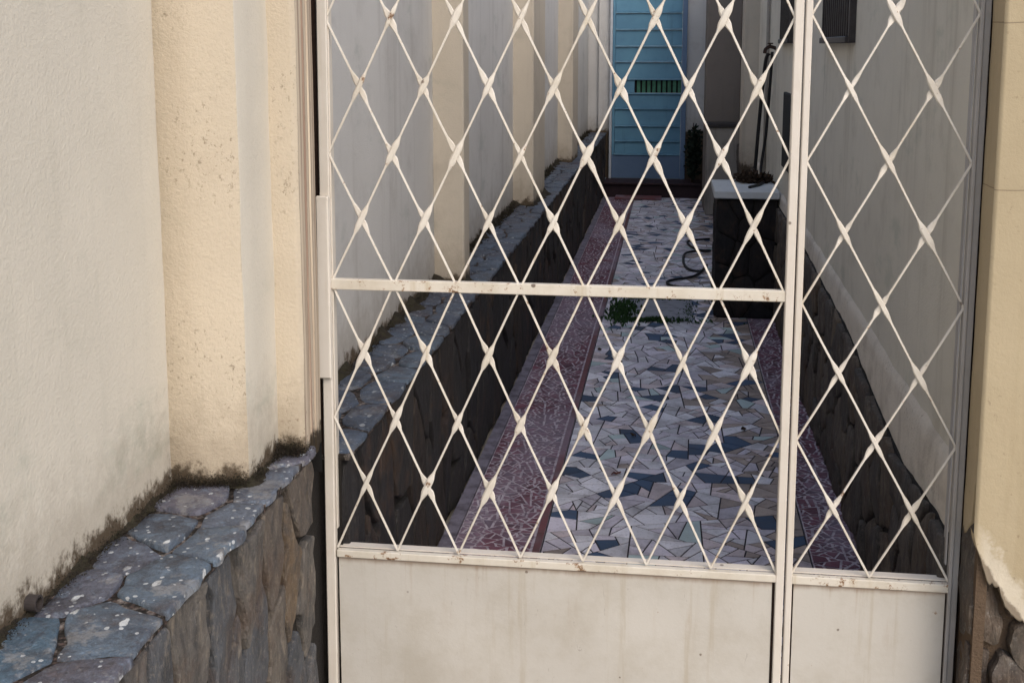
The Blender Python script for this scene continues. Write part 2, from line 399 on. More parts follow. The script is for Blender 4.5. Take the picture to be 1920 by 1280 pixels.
def link(o): scene.collection.objects.link(o); return o
def tag(o, label=None, cat=None, group=None, kind=None):
    if label: o['label'] = label
    if cat: o['category'] = cat
    if group: o['group'] = group
    if kind: o['kind'] = kind
    return o
def wloc(o):
    v = Vector((0, 0, 0))
    while o is not None: v += o.location; o = o.parent
    return v
def obj(name, mb, mats, parent=None, loc=None, smooth=False, label=None, kind=None):
    base = wloc(parent) if parent is not None else Vector((0, 0, 0))
    o_loc = Vector(loc) if loc is not None else base
    me = bpy.data.meshes.new(name)
    me.from_pydata([(v[0] - o_loc.x, v[1] - o_loc.y, v[2] - o_loc.z) for v in mb.v], [], mb.f)
    if not isinstance(mats, (list, tuple)): mats = [mats]
    for m in mats: me.materials.append(m)
    if len(mats) > 1:
        for p, mi in zip(me.polygons, mb.m): p.material_index = mi
    if smooth: me.polygons.foreach_set('use_smooth', [True] * len(me.polygons))
    me.update()
    o = link(bpy.data.objects.new(name, me))
    o.location = o_loc - base
    if parent is not None: o.parent = parent
    if label: o['label'] = label
    if kind: o['kind'] = kind
    return o
def thing(name, label, cat, loc=(0, 0, 0), group=None):
    o = link(bpy.data.objects.new(name, None)); o.location = loc; o.empty_display_size = 0.1
    return tag(o, label, cat, group)

def fbm(p, s=1.0): return noise.fractal(Vector(p) * s, 0.8, 2.0, 3)

def extrude_profile(pts, z0, z1, dz=0.05, amp=0.0015, seed=0, smooth_n=0.04):
    """a wall skin: a ground-plan polyline (wall is on its left) drawn up from z0 to z1"""
    P = []
    for a, b in zip(pts[:-1], pts[1:]):
        a = Vector((a[0], a[1])); b = Vector((b[0], b[1])); L = (b - a).length
        k = max(1, min(60, int(L / 0.05)))
        for i in range(k): P.append(a.lerp(b, i / k))
    P.append(Vector((pts[-1][0], pts[-1][1])))
    nz = max(1, int((z1 - z0) / dz)); mb = MB(); vs = []; fs = []
    for j in range(nz + 1):
        z = z0 + (z1 - z0) * j / nz
        for i, p in enumerate(P):
            q = (p.x * 9 + seed, p.y * 9, z * 7)
            vs.append((p.x + amp * noise.noise(Vector(q)), p.y + amp * noise.noise(Vector(q) + Vector((9, 9, 9))), z))
    w = len(P)
    for j in range(nz):
        for i in range(w - 1):
            fs.append((j * w + i, j * w + i + 1, (j + 1) * w + i + 1, (j + 1) * w + i))
    return mb.add(vs, fs)

def clip(poly, px, py, nx, ny):
    out = []; n = len(poly)
    for i in range(n):
        a, b = poly[i], poly[(i + 1) % n]
        da = (a[0] - px) * nx + (a[1] - py) * ny; db = (b[0] - px) * nx + (b[1] - py) * ny
        if da <= 0: out.append(a)
        if (da < 0 < db) or (db < 0 < da):
            t = da / (da - db); out.append((a[0] + (b[0] - a[0]) * t, a[1] + (b[1] - a[1]) * t))
    return out
def area(p): return 0.5 * sum(p[i][0] * p[(i + 1) % len(p)][1] - p[(i + 1) % len(p)][0] * p[i][1] for i in range(len(p)))
def cent(p): return (sum(a[0] for a in p) / len(p), sum(a[1] for a in p) / len(p))
def inset(poly, d):
    """shrink a convex ccw polygon by d"""
    out = poly
    n = len(poly)
    for i in range(n):
        a, b = poly[i], poly[(i + 1) % n]
        ex, ey = b[0] - a[0], b[1] - a[1]; L = math.hypot(ex, ey)
        if L < 1e-6: continue
        nx, ny = ey / L, -ex / L
        out = clip(out, a[0] - nx * d, a[1] - ny * d, nx, ny)
        if len(out) < 3: return []
    q = [out[0]]
    for p in out[1:]:
        if math.hypot(p[0] - q[-1][0], p[1] - q[-1][1]) > 1e-4: q.append(p)
    return q if len(q) >= 3 and area(q) > 1e-6 else []
def voronoi(x0, x1, y0, y1, w, h, rnd, relax=1):
    """irregular cells about w by h"""
    nx = max(1, round((x1 - x0) / w)); ny = max(1, round((y1 - y0) / h))
    n = nx * ny
    pts = [(x0 + (x1 - x0) * (i % nx + .5 + rnd.uniform(-.48, .48)) / nx, y0 + (y1 - y0) * (i // nx + .5 + (.25 if (i % nx) % 2 else -.25) + rnd.uniform(-.4, .4)) / ny) for i in range(n)]
    k = w / h   # measure with y scaled
    for it in range(relax + 1):
        cells = []
        for i, a in enumerate(pts):
            poly = [(x0, y0), (x1, y0), (x1, y1), (x0, y1)]
            near = sorted((j for j in range(n) if j != i and abs(pts[j][0] - a[0]) < 4 * w and abs(pts[j][1] - a[1]) < 4 * h), key=lambda j: (pts[j][0] - a[0]) ** 2 + ((pts[j][1] - a[1]) * k) ** 2)[:18]
            for j in near:
                b = pts[j]
                mx, my = (a[0] + b[0]) / 2, (a[1] + b[1]) / 2
                poly = clip(poly, mx, my, b[0] - a[0], (b[1] - a[1]) * k * k)
                if len(poly) < 3: break
            cells.append(poly)
        if it < relax: pts = [((a[0] * .6 + cent(c)[0] * .4), (a[1] * .6 + cent(c)[1] * .4)) if len(c) >= 3 else a for a, c in zip(pts, cells)]
    return [c for c in cells if len(c) >= 3]
def shatter(poly, target, rnd, out, horiz=1.0):
    A = area(poly)
    if A < target * rnd.choice((.45, .7, 1, 1.3, 1.9)) or len(poly) < 3: out.append(poly); return
    c = cent(poly)
    xs = [p[0] for p in poly]; ys = [p[1] for p in poly]
    W, H = max(xs) - min(xs), max(ys) - min(ys)
    # cut across the long side, at a slant
    sxx = sum((p[0] - c[0]) ** 2 for p in poly); syy = sum((p[1] - c[1]) ** 2 for p in poly); sxy = sum((p[0] - c[0]) * (p[1] - c[1]) for p in poly)
    ax = 0.5 * math.atan2(2 * sxy, sxx - syy) + rnd.gauss(0, 0.42)
    nx, ny = math.cos(ax), math.sin(ax)
    o = rnd.uniform(-.16, .16) * math.sqrt(A)
    a = clip(poly, c[0] + nx * o, c[1] + ny * o, nx, ny); b = clip(poly, c[0] + nx * o, c[1] + ny * o, -nx, -ny)
    if len(a) < 3 or len(b) < 3: out.append(poly); return
    shatter(a, target, rnd, out); shatter(b, target, rnd, out)

def plate(mb, poly, fn, h, gap=0.0015, bev=0.001, tilt=0.0, mi=0, base=0.0):
    """a flat tile with a small bevelled edge"""
    p = inset(poly, gap)
    if not p: return False
    q = inset(p, bev)
    if len(q) != len(p): q = [((a[0] - cent(p)[0]) * .93 + cent(p)[0], (a[1] - cent(p)[1]) * .93 + cent(p)[1]) for a in p]
    c = cent(p); tx, ty = random.gauss(0, tilt), random.gauss(0, tilt)
    n = len(p)
    hh = lambda a: h + (a[0] - c[0]) * tx + (a[1] - c[1]) * ty
    vs = [fn(a[0], a[1], base) for a in p] + [fn(a[0], a[1], hh(a) - bev * .6) for a in p] + [fn(a[0], a[1], hh(a)) for a in q]
    fs = [tuple(range(2 * n, 3 * n))]
    for k in (0, 1):
        for i in range(n):
            j = (i + 1) % n; fs.append((k * n + i, k * n + j, k * n + n + j, k * n + n + i))
    mb.add(vs, fs, mi); return True

def rock(poly, fn, h, gap, rnd, sub=3, rugged=0.004, wob=0.006):
    """a field stone: wavy outline, rounded shoulders, uneven face"""
    p = inset(poly, gap)
    if not p: return None
    per = sum(math.hypot(p[i][0] - p[i - 1][0], p[i][1] - p[i - 1][1]) for i in range(len(p)))
    step = per / (sub * 5)
    ring = []
    for i in range(len(p)):
        a, b = p[i], p[(i + 1) % len(p)]
        L = math.hypot(b[0] - a[0], b[1] - a[1]); k = max(1, round(L / step))
        for t in range(k): ring.append((a[0] + (b[0] - a[0]) * t / k, a[1] + (b[1] - a[1]) * t / k))
    # round corners
    for _ in range(1):
        ring = [((ring[i - 1][0] + ring[i][0] * 5 + ring[(i + 1) % len(ring)][0]) / 7, (ring[i - 1][1] + ring[i][1] * 5 + ring[(i + 1) % len(ring)][1]) / 7) for i in range(len(ring))]
    sd = rnd.uniform(0, 99)
    ring = [(a[0] + wob * noise.noise(Vector((a[0] * 22, a[1] * 22, sd))), a[1] + wob * noise.noise(Vector((a[0] * 22, a[1] * 22, sd + 7)))) for a in ring]
    c = cent(ring); n = len(ring); vs = []; fs = []
    tx, ty = rnd.gauss(0, .035), rnd.gauss(0, .02)
    for s, hf in ((1.0, -0.3), (0.99, 0.70), (0.955, 0.97), (0.62, 1.0), (0.28, 1.0)):
        for a in ring:
            x, y = c[0] + (a[0] - c[0]) * s, c[1] + (a[1] - c[1]) * s
            z = h * hf + (rugged * fbm((x * 16, y * 10, sd)) + (x - c[0]) * tx + (y - c[1]) * ty if hf > 0.5 else 0)
            vs.append(fn(x, y, z))
    z = h + rugged * fbm((c[0] * 16, c[1] * 10, sd)); vs.append(fn(c[0], c[1], z))
    for k in range(4):
        for i in range(n):
            j = (i + 1) % n; fs.append((k * n + i, k * n + j, k * n + n + j, k * n + n + i))
    for i in range(n): fs.append((4 * n + i, 4 * n + (i + 1) % n, 5 * n))
    return MB().add(vs, fs)

# ============================================================ SETTING
g = MB().add([(-400, -400, -0.03), (400, -400, -0.03), (400, 400, -0.03), (-400, 400, -0.03)], [(0, 1, 2, 3)])
tag(obj('ground', g, M['ground']), kind='structure')

# ---- passage floor
XL, XR, YE = -0.685, 0.60, 9.53
floor = link(bpy.data.objects.new('floor', None)); tag(floor, kind='structure'); floor.location = (0, 0.02, 0)
FY0 = -0.06
def fl(x, y, z): return (x, y, z)
obj('grout_bed', MB().box(-0.37, 0.43, FY0, YE, -0.03, -0.0020), M['mortar_floor'], floor)
obj('grout_bed', MB().box(-0.64, -0.373, FY0, YE, -0.03, -0.0022), M['mortar_red'], floor)
obj('grout_bed', MB().box(0.433, XR, FY0, YE, -0.03, -0.0022), M['mortar_red'], floor)
obj('cement_edge', MB().box(XL, -0.643, FY0, YE, -0.03, -0.001), M['cement'], floor)
rn = random.Random(11)
pieces = []
shatter([(-0.37, FY0), (0.43, FY0), (0.43, YE), (-0.37, YE)], 0.0054, rn, pieces)
# some shards are big blue ones: a coarse second break decides where
tiles = []
for p in pieces:
    c = cent(p); a = area(p)
    tiles.append((p, c, a))
names = ['t_pale', 't_lilac', 't_tan', 't_pink', 't_green', 't_blue']
def tile_kind(c, a, p):
    comp = a / sum(math.hypot(p[i][0] - p[i - 1][0], p[i][1] - p[i - 1][1]) for i in range(len(p))) ** 2
    r = rn.random()
    right = max(0.0, min(1.0, (c[0] - 0.10) / 0.28))
    clump = noise.noise(Vector((c[0] * 8.0, c[1] * 5.5, 3.3)))
    if clump > 0.22 and r < 0.85 and a > 0.0028 and comp > .052: return 5
    if r < 0.14 and a > 0.0032 and comp > .056: return 5
    r = rn.random()
    if r < 0.07 and a > 0.003: return 4
    if r < 0.07 + 0.12: return 3
    if r < 0.19 + 0.68 * right + 0.02: return 2
    return 0 if rn.random() < .6 else 1
tiles = [(p, c, a, tile_kind(c, a, p)) for p, c, a in tiles]
vis = [t for t in tiles if t[1][1] > 0.85]
vis.sort(key=lambda t: t[1][1])
near = vis[:300]; near_ids = set(id(t) for t in near)
for t in near:
    mb = MB()
    if plate(mb, t[0], fl, 0.0, gap=0.0024, bev=0.0012, tilt=0.004, base=-0.02):
        obj('tile', mb, M[names[t[3]]], floor, loc=(t[1][0], t[1][1], 0))
rest = MB()
for t in tiles:
    if id(t) not in near_ids: plate(rest, t[0], fl, 0.0, gap=0.0028, bev=0.0012, tilt=0.004, mi=t[3], base=-0.02)
obj('tile_field', rest, [M[k] for k in names], floor, kind='stuff')
def chips(x0, x1, nvis, sd):
    r2 = random.Random(sd); out = []
    shatter([(x0, FY0), (x1, FY0), (x1, YE), (x0, YE)], 0.0012, r2, out)
    out.sort(key=lambda p: cent(p)[1])
    k = 0; rest = MB()
    for p in out:
        c = cent(p); g = r2.uniform(.0028, .0058)
        if c[1] > 0.85 and k < nvis:
            mb = MB()
            if plate(mb, p, fl, 0.0, gap=g, bev=0.001, tilt=0.005, base=-0.02):
                obj('chip', mb, M['t_red'], floor, loc=(c[0], c[1], 0)); k += 1
        else: plate(rest, p, fl, 0.0, gap=g, bev=0.001, tilt=0.005, base=-0.02)
    obj('chip_field', rest, M['t_red'], floor, kind='stuff')
chips(-0.64, -0.399, 170, 3)
chips(0.433, XR, 130, 4)
y = FY0
while y < YE:
    L = rn.uniform(.18, .34); mb = MB()
    plate(mb, [(-0.397, y), (-0.372, y), (-0.372, min(YE, y + L)), (-0.397, min(YE, y + L))], fl, 0.0, gap=.0015, bev=.001, base=-0.02)
    if mb.v: obj('border_strip', mb, M['t_strip'], floor, loc=(-.39, y, 0))
    y += L

# ---- raised threshold at the far end
st = thing('door_step', 'dark red raised step across the far end of the passage below the blue door', 'step', (0, 9.53, 0))
obj('riser', MB().box(XL, XR, 9.53, 9.58, -0.02, 0.125, 0.004), M['dark_red'], st)
obj('tread', MB().box(XL, XR, 9.50, 10.2, 0.127, 0.150, 0.004), M['dark_red'], st)
obj('lower_edge', MB().box(-0.56, -0.10, 9.30, 9.52, 0.002, 0.022, 0.003), M['t_strip'], st)

# ============================================================ LEFT HOUSE WALL
Hl = 3.3
lw = thing('house_wall', 'long pale plastered house wall on the left with beige pilasters standing on the stone ledge', 'wall', (-1.0, 0, 0))
obj('plaster', extrude_profile([(-0.90, -0.43), (-0.895, -5.0)][::-1], 0.60, Hl, amp=0.002), M['wall_left'], lw, smooth=True)
# beige pilaster before the gate: front, then its side, then the second step and the splayed jamb
def cham(a, b, c=0.004): return [a, b]
obj('pilaster', extrude_profile([(-0.903, -0.428), (-0.90, -0.432), (-0.772, -0.402), (-0.766, -0.396)], 0.60, Hl, amp=0.003, dz=.03), M['pilaster'], lw, smooth=True)
obj('pilaster_side', extrude_profile([(-0.766, -0.396), (-0.764, -0.39), (-0.764, -0.232)], 0.60, Hl, amp=0.002, dz=.03), M['wall_left'], lw, smooth=True)
obj('pilaster_step', extrude_profile([(-0.764, -0.232), (-0.722, -0.232), (-0.715, -0.229), (-0.711, -0.222)], 0.60, Hl, amp=0.002, dz=.03), M['pilaster'], lw, smooth=True)
jp = [(-0.711, -0.222)]
yy = -0.222
for k, (dy, dx) in enumerate([(.03, -.001), (.002, -.004), (.02, -.001), (.002, .003), (.018, -.001), (.002, -.005), (.016, 0), (.002, .003), (.02, -.002), (.002, -.004), (.018, -.001), (.002, -.004), (.03, -.002)]):
    a = jp[-1]; jp.append((a[0] + dx, a[1] + dy))
obj('jamb', extrude_profile(jp, 0.668, Hl, amp=0.0012, dz=.03), M['reveal'], lw, smooth=False)
jend = jp[-1]
obj('jamb_back', extrude_profile([jend, (-0.775, jend[1] + .002), (-0.775, 0.03)], 0.60, Hl, amp=0.0008), M['void'], lw)  # blackened back, the shade of the jamb gap is in its colour
# inside the passage
PY = [(1.90, 2.02), (4.12, 4.70), (6.70, 7.20)]
pl = 0.03
segs = []
for k, (a, b) in enumerate(PY + [(9.95, None)]):
    obj('plaster', extrude_profile([(-0.88, pl), (-0.88, a)], 0.55, Hl, dz=.12, amp=0.003), M['wall_in'], lw, smooth=True)
    if b:
        obj('pilaster', extrude_profile([(-0.88, a), (-0.772, a), (-0.766, a + .006), (-0.766, b), (-0.88, b)], 0.60, Hl, dz=.08, amp=0.002), M['pilaster_in'], lw, smooth=False)
        pl = b
obj('core', MB().box(-1.6, -0.93, -5.0, 10.4, -0.03, Hl), M['wall_in'], lw)
obj('end_wall', MB().box(-0.93, -0.765, 9.96, 10.4, 0.0, Hl), M['wall_in'], lw)

# ---- stone plinth and ledge, outside part
def make_plinth(name, label, y0, y1, top, xf, xb, face_m, ledge_m, mort, lmort, wd, hd, lw_, lh_, sd, sub):
    rr = random.Random(sd)
    t = thing(name, label, 'stone plinth', (xf - .1, (y0 + y1) / 2, 0))
    obj('mortar_core', MB().box(xb - .03, xf - .024, y0, y1, -0.03, top - .018), mort, t)
    obj('ledge_mortar', MB().box(xb - .02, xf - .006, y0, y1, top - .0175, top - .005), lmort, t)
    n = 0
    for c in voronoi(y0, y1, -0.02, top - .012, wd, hd, rr):
        f = lambda u, v, h: (xf - (.020 if h > 0 else .027) + h, u + .035 * noise.noise(Vector((u * 5, v * 4, sd))) * (1 if y0 + .1 < u < y1 - .1 else 0), v + .03 * noise.noise(Vector((u * 6, v * 3, sd + 5))) * (1 if .05 < v < top - .05 else 0))
        mb = rock(c, f, rr.uniform(.008, .019), rr.uniform(.004, .008) * (1.4 if y0 < 0 else 1), rr, sub=sub, rugged=.006, wob=.012)
        if mb and n < 290: obj('face_stone', mb, face_m, t, loc=(xf, cent(c)[0], cent(c)[1]), smooth=False); n += 1
    for c in voronoi(xb - .01, xf + .003, y0, y1, lw_, lh_, rr):
        f = lambda u, v, h: (u, v, top - .008 + h)
        mb = rock(c, f, rr.uniform(.007, .011), rr.uniform(.0015, .006), rr, sub=sub, rugged=.004, wob=.010)
        if y0 < 0 and cent(c)[1] > -.11: mb = None
        if mb: obj('ledge_stone', mb, ledge_m, t, loc=(cent(c)[0], cent(c)[1], top), smooth=True)
    return t
PL = make_plinth('stone_plinth', 'low slate wall with a paint-spattered blue grey stone ledge on the left, outside the gate', -4.2, -0.185, 0.70, -0.70, -0.89,
            M['stone_face'], M['ledge_stone'], M['mortar_dark'], M['ledge_mortar'], .095, .23, .10, .15, 21, 7)
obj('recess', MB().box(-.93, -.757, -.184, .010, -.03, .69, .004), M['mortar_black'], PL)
make_plinth('stone_plinth', 'shaded slate wall with bluish stone ledge along the left of the passage, behind the gate', 0.012, 9.95, 0.62, -0.685, -0.88,
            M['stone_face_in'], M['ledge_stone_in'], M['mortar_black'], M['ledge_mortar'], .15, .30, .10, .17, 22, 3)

# ============================================================ RIGHT SIDE OF THE PASSAGE
Hr = 2.75
rw = thing('house_wall', 'grey plastered house wall on the right of the passage with a rough skirting band above the stones', 'wall', (0.8, 5, 0))
obj('plaster', extrude_profile([(0.60, 10.0), (0.60, 0.0)], 0.0, Hr, dz=.12, amp=.003), M['wall_right'], rw, smooth=True)
obj('core', MB().box(0.63, 2.6, 0.14, 10.4, -0.03, Hr), M['wall_right'], rw)
def dtop(y):
    P = [(0.0, .50), (.12, .505), (.56, .474), (1.06, .524), (1.5, .578), (3.05, .63), (10, .66)]
    for (a, b), (c, d) in zip(P[:-1], P[1:]):
        if a <= y <= c: return b + (d - b) * (y - a) / (c - a)
    return P[-1][1]
# rough skirting, a proud uneven coat
sk = MB(); vs = []; fs = []; ny = 120; nz = 9
for i in range(ny + 1):
    y = 0.03 + 9.9 * (i / ny) ** 1.6
    zt = (0.66 + 0.05 * min(1, y / 3)) + .012 * noise.noise(Vector((y * 6, 0, 0)))
    zb = dtop(y) - .06
    for j in range(nz + 1):
        t = j / nz; z = zb + (zt - zb) * t
        d = 0.013 * (1 - t ** 8) + 0.004 * noise.noise(Vector((1, y * 16, z * 16)))
        vs.append((0.600 - d - (.0 if j < nz else -.012), y, z))
for i in range(ny):
    for j in range(nz):
        a = i * (nz + 1) + j; fs.append((a, a + 1, a + nz + 2, a + nz + 1))
obj('skirting', sk.add(vs, fs), M['skirt'], rw, smooth=True)
# passage window, high on the wall
def barred_window(y0, y1, z0, z1, nb):
    w = obj('window', MB().box(0.597, 0.62, y0, y1, z0, z1), M['void'], rw)
    fr = MB(); b = .022
    fr.box(.578, .605, y0 - b, y0, z0 - b, z1, .002); fr.box(.578, .605, y1, y1 + b, z0 - b, z1, .002)
    fr.box(.568, .605, y0, y1, z0 - b, z0, .002)
    obj('frame', fr, M['dark_metal'], w)
    for k in range(nb):
        y = y0 + (y1 - y0) * (k + .5) / nb
        obj('bar', MB().box(.582, .592, y - .007, y + .007, z0, z1, .002), M['dark_metal'], w)
barred_window(1.75, 2.47, 1.535, 2.4, 13)
barred_window(3.85, 4.40, 1.54, 2.4, 9)
hat = obj('wall_niche', MB().box(.586, .61, 3.72, 4.15, .86, 1.26, .004), M['void'], rw)

dad = thing('stone_plinth', 'dark mouldy slate dado with a ragged top along the right of the passage', 'stone plinth', (0.6, 3, 0))
mc = MB(); vs = []; fs = []
for i in range(60):
    y = 0.012 + 9.9 * i / 59
    vs += [(.583, y, -.03), (.583, y, dtop(y) - .004), (.61, y, dtop(y) + .002)]
for i in range(59):
    a = i * 3; fs += [(a, a + 1, a + 4, a + 3), (a + 1, a + 2, a + 5, a + 4)]
obj('mortar_core', mc.add(vs, fs), M['mortar_black'], dad)
rr = random.Random(5)
for c in voronoi(0.012, 9.9, 0, 1.0, .15, .33, rr):
    c = [(a[0], -0.01 + a[1] * (dtop(a[0]) + .008)) for a in c]
    f = lambda u, v, h: (.583 - h, u, v)
    mb = rock(c, f, rr.uniform(.008, .018), rr.uniform(.003, .007), rr, sub=4, rugged=.008, wob=.014)
    if mb: obj('face_stone', mb, M['stone_face_right'], dad, loc=(.58, cent(c)[0], cent(c)[1]), smooth=True)

# ============================================================ RIGHT GATE PILLAR (outside)
pil = thing('gate_pillar', 'ochre plastered pillar at the right of the gate with broken plaster over rough stone', 'pillar', (1.0, 0, 0))
obj('core', MB().box(.625, 3.2, -.085, .13, -.03, Hr), M['exposed'], pil)
# plaster skin: front face with a broken lower edge
bot = [(.598, .555), (.606, .53), (.612, .512), (.618, .49), (.627, .469), (.642, .455), (.650, .448), (.660, .425), (.668, .408), (.684, .392), (.702, .384), (.73, .378), (.80, .385), (.95, .372), (1.2, .39), (1.8, .38), (3.2, .38)]
def skin(bot, y_out, lift, top, mat, name, off=0.0):
    mb = MB(); vs = []; fs = []; nz = 40
    P = []
    for (a, b), (c, d) in zip(bot[:-1], bot[1:]):
        k = max(1, int((c - a) / .004)) if c < .8 else 4
        for i in range(k): P.append((a + (c - a) * i / k, b + (d - b) * i / k))
    P.append(bot[-1])
    for i, (x, zb) in enumerate(P):
        zb += .010 * noise.noise(Vector((x * 50, 3, 1))) + .009 * noise.noise(Vector((x * 150, 3, 1)))
        vs.append((x + .0, y_out + .03, zb + .004))
        for j in range(nz + 1):
            t = (j / nz) ** 2; z = zb + (top - zb) * t
            bulge = lift * math.exp(-((z - zb) / .03)) - (.010 if j == 0 else 0)
            y = y_out - bulge + .0015 * noise.noise(Vector((x * 14, 0, z * 14)))
            xx = x + (.006 if (i == 0) else 0)
            vs.append((xx if i else x, y + (.005 if i == 0 else 0), z))
    w = nz + 2
    for i in range(len(P) - 1):
        for j in range(w - 1):
            a = i * w + j; fs.append((a, a + w, a + w + 1, a + 1))
    return obj(name, mb.add(vs, fs), mat, pil, smooth=True)
skin(bot, -.115, .004, Hr, M['pillar'], 'plaster')
# reveal side
rv = MB(); vs = []; fs = []; nz = 60
for i in range(9):
    y = -.110 + .013 * i
    zb = .60 + .03 * noise.noise(Vector((y * 50, 1, 1))) - (.09 * (y + .11) / .1) + (.07 if y < -.08 else 0)
    for j in range(nz + 1):
        z = zb + (Hr - zb) * (j / nz) ** 1.6
        vs.append((.6035 + .0015 * noise.noise(Vector((0, y * 30, z * 9))) + (.015 if j == 0 else 0), y, z))
for i in range(8):
    for j in range(nz):
        a = i * (nz + 1) + j; fs.append((a, a + nz + 1, a + nz + 2, a + 1))
obj('reveal', rv.add(vs, fs), M['pillar'], pil, smooth=True)
obj('bare_render', MB().box(.609, .63, -.108, 0.02, .0, Hr), M['exposed'], pil)
rr = random.Random(9)
for c in voronoi(.60, 3.0, -.02, .47, .072, .105, rr):
    cc = cent(c)
    f = lambda u, v, h: (u, -.085 - h, v)
    if area(c) < 0: continue
    mb = rock(c[::-1] if area(c) < 0 else c, f, rr.uniform(.010, .034), rr.uniform(.003, .007), rr, sub=5, rugged=.010, wob=.014)
    if mb:
        mb.f = [tuple(reversed(q)) for q in mb.f]
        obj('stone', mb, M['pier_stone'], pil, loc=(cc[0], -.09, cc[1]), smooth=False)
for c in voronoi(-.10, -.005, -.02, .60, .10, .2, rr):
    f = lambda u, v, h: (.615 - h, u, v)
    mb = rock(c, f, .010, .003, rr, sub=4, rugged=.008, wob=.014)
    if mb: obj('stone', mb, M['pier_stone'], pil, loc=(.61, cent(c)[0], cent(c)[1]), smooth=False)

# ============================================================ GATE
UZ, UC, UR = 1.001, 0.06809, 0.1391
LZ = 0.1485
def strand(x0, z0, x1, z1, knots, front, thin=.0025, wide=.0064, yb=0.0, seed=0):
    """one lattice bar: thin, flattened and widened where it crosses another"""
    a = Vector((x0, 0, z0)); b = Vector((x1, 0, z1)); L = (b - a).length; d = (b - a) / L
    nrm = Vector((-d.z, 0, d.x))
    ts = set([0, L])
    for k in knots:
        for o in (-.040, -.033, -.025, -.016, -.008, 0, .008, .016, .025, .033, .040):
            if 0 < k + o < L: ts.add(round(k + o, 5))
    for i in range(int(L / .03)): ts.add(round(i * .03, 5))
    mb = MB(); vs = []; fs = []; ts = sorted(ts); r = random.Random(seed)
    amp = {k: r.uniform(.74, 1.2) for k in knots}; sh = {k: r.uniform(-.005, .005) for k in knots}; kl = {k: r.uniform(.7, 1.25) for k in knots}
    for t in ts:
        w, th, y = thin, thin * .95, 0.0
        for k in knots:
            q = abs(t - k - sh[k]) / kl[k]
            if q < .040:
                e = 1 if q < .014 else max(0, 1 - (q - .014) / .024)
                e = e * e * (3 - 2 * e)
                if not front: e = e * (0.72 if q < .006 else 1.0)
                w = thin + (wide * amp[k] - thin) * e; th = thin * .95 + (.0020 - thin * .95) * e
                y = (-.0028 if front else .0024) * e
        wob = .0012 * noise.noise(Vector((t * 8, seed * 3.1, 0)))
        p = a + d * t + nrm * wob
        for cx, cy in ((-1, 0), (-.72, -1), (.60, -1.2), (1, 0), (.6, 1), (-.6, 1)):
            vs.append((p.x + nrm.x * cx * w, yb + y + cy * th, p.z + nrm.z * cx * w))
    for i in range(len(ts) - 1):
        for k in range(6):
            fs.append((i * 6 + k, i * 6 + (k + 1) % 6, i * 6 + 6 + (k + 1) % 6, i * 6 + 6 + k))
    fs.append((5, 4, 3, 2, 1, 0)); fs.append(tuple(range(len(ts) * 6 - 6, len(ts) * 6)))
    return mb.add(vs, fs)
def lattice(parent, x0, z0, hc, hr, nc, nr, front_slash=True, sd=0):
    """x0,z0: a node on the lower edge; nc, nr half-cells; nodes where i+j is even"""
    for slash in (True, False):
        for c in range(-nr, nc + nr + 1, 1):
            # '/' : i - j = c ; '\' : i + j = c
            if c % 2: continue
            pts = []
            for j in range(nr + 1):
                i = c + j if slash else c - j
                if 0 <= i <= nc: pts.append((i, j))
            if len(pts) < 2: continue
            (i0, j0), (i1, j1) = pts[0], pts[-1]
            A = (x0 + i0 * hc, z0 + j0 * hr); B = (x0 + i1 * hc, z0 + j1 * hr)
            s = math.hypot(hc, hr)
            knots = [k * s for k, (i, j) in enumerate(pts) if 0 < i < nc and 0 < j < nr]
            sd += 1
            mb = strand(A[0], A[1], B[0], B[1], knots, slash == front_slash, seed=sd)
            obj('lattice_bar', mb, M['paint_bar'], parent, loc=((A[0] + B[0]) / 2, 0, (A[1] + B[1]) / 2), smooth=False)

GX0, GX1 = -0.717, 0.233
gate = thing('gate', 'cream painted steel gate leaf with diamond lattice over a plain sheet panel', 'gate', (-0.24, 0, 0.03))
hc = (GX1 - GX0) / 14
lattice(gate, GX0, UZ, hc, UR, 14, 8, True, 1)
lattice(gate, GX0, UZ - 4 * LZ, hc, LZ, 14, 4, True, 100)
ZT = UZ + 8 * UR
obj('stile', MB().box(-0.738, -0.7165, -.010, .012, 0.03, ZT + .02, .002, shear=.006), M['paint'], gate)
obj('stile', MB().box(-0.7160, -0.7135, .0, .022, 0.45, ZT, 0, shear=.004), M['paint'], gate)
st1 = obj('stile', MB().box(GX1 - .001, GX1 + .0165, -.010, .014, 0.03, ZT + .02, .002), M['paint'], gate)
obj('rail', MB().box(GX0, GX1, -.0075, .010, UZ - .013, UZ + .010, .0015), M['paint_rail'], gate)
obj('rail_lip', MB().box(GX0, GX1, .010, .026, UZ + .0035, UZ + .0065, 0), M['paint'], gate)
ZB = UZ - 4 * LZ
obj('rail', MB().box(GX0, GX1, -.0095, .006, ZB - .020, ZB - .0035, .0015), M['paint_rail'], gate)
obj('rail_lip', MB().box(GX0, GX1, .008, .030, ZB - .0035, ZB - .0005, 0), M['paint'], gate)
obj('rail', MB().box(GX0, GX1, -.0095, .012, ZT - .005, ZT + .02, .0015), M['paint_rail'], gate)
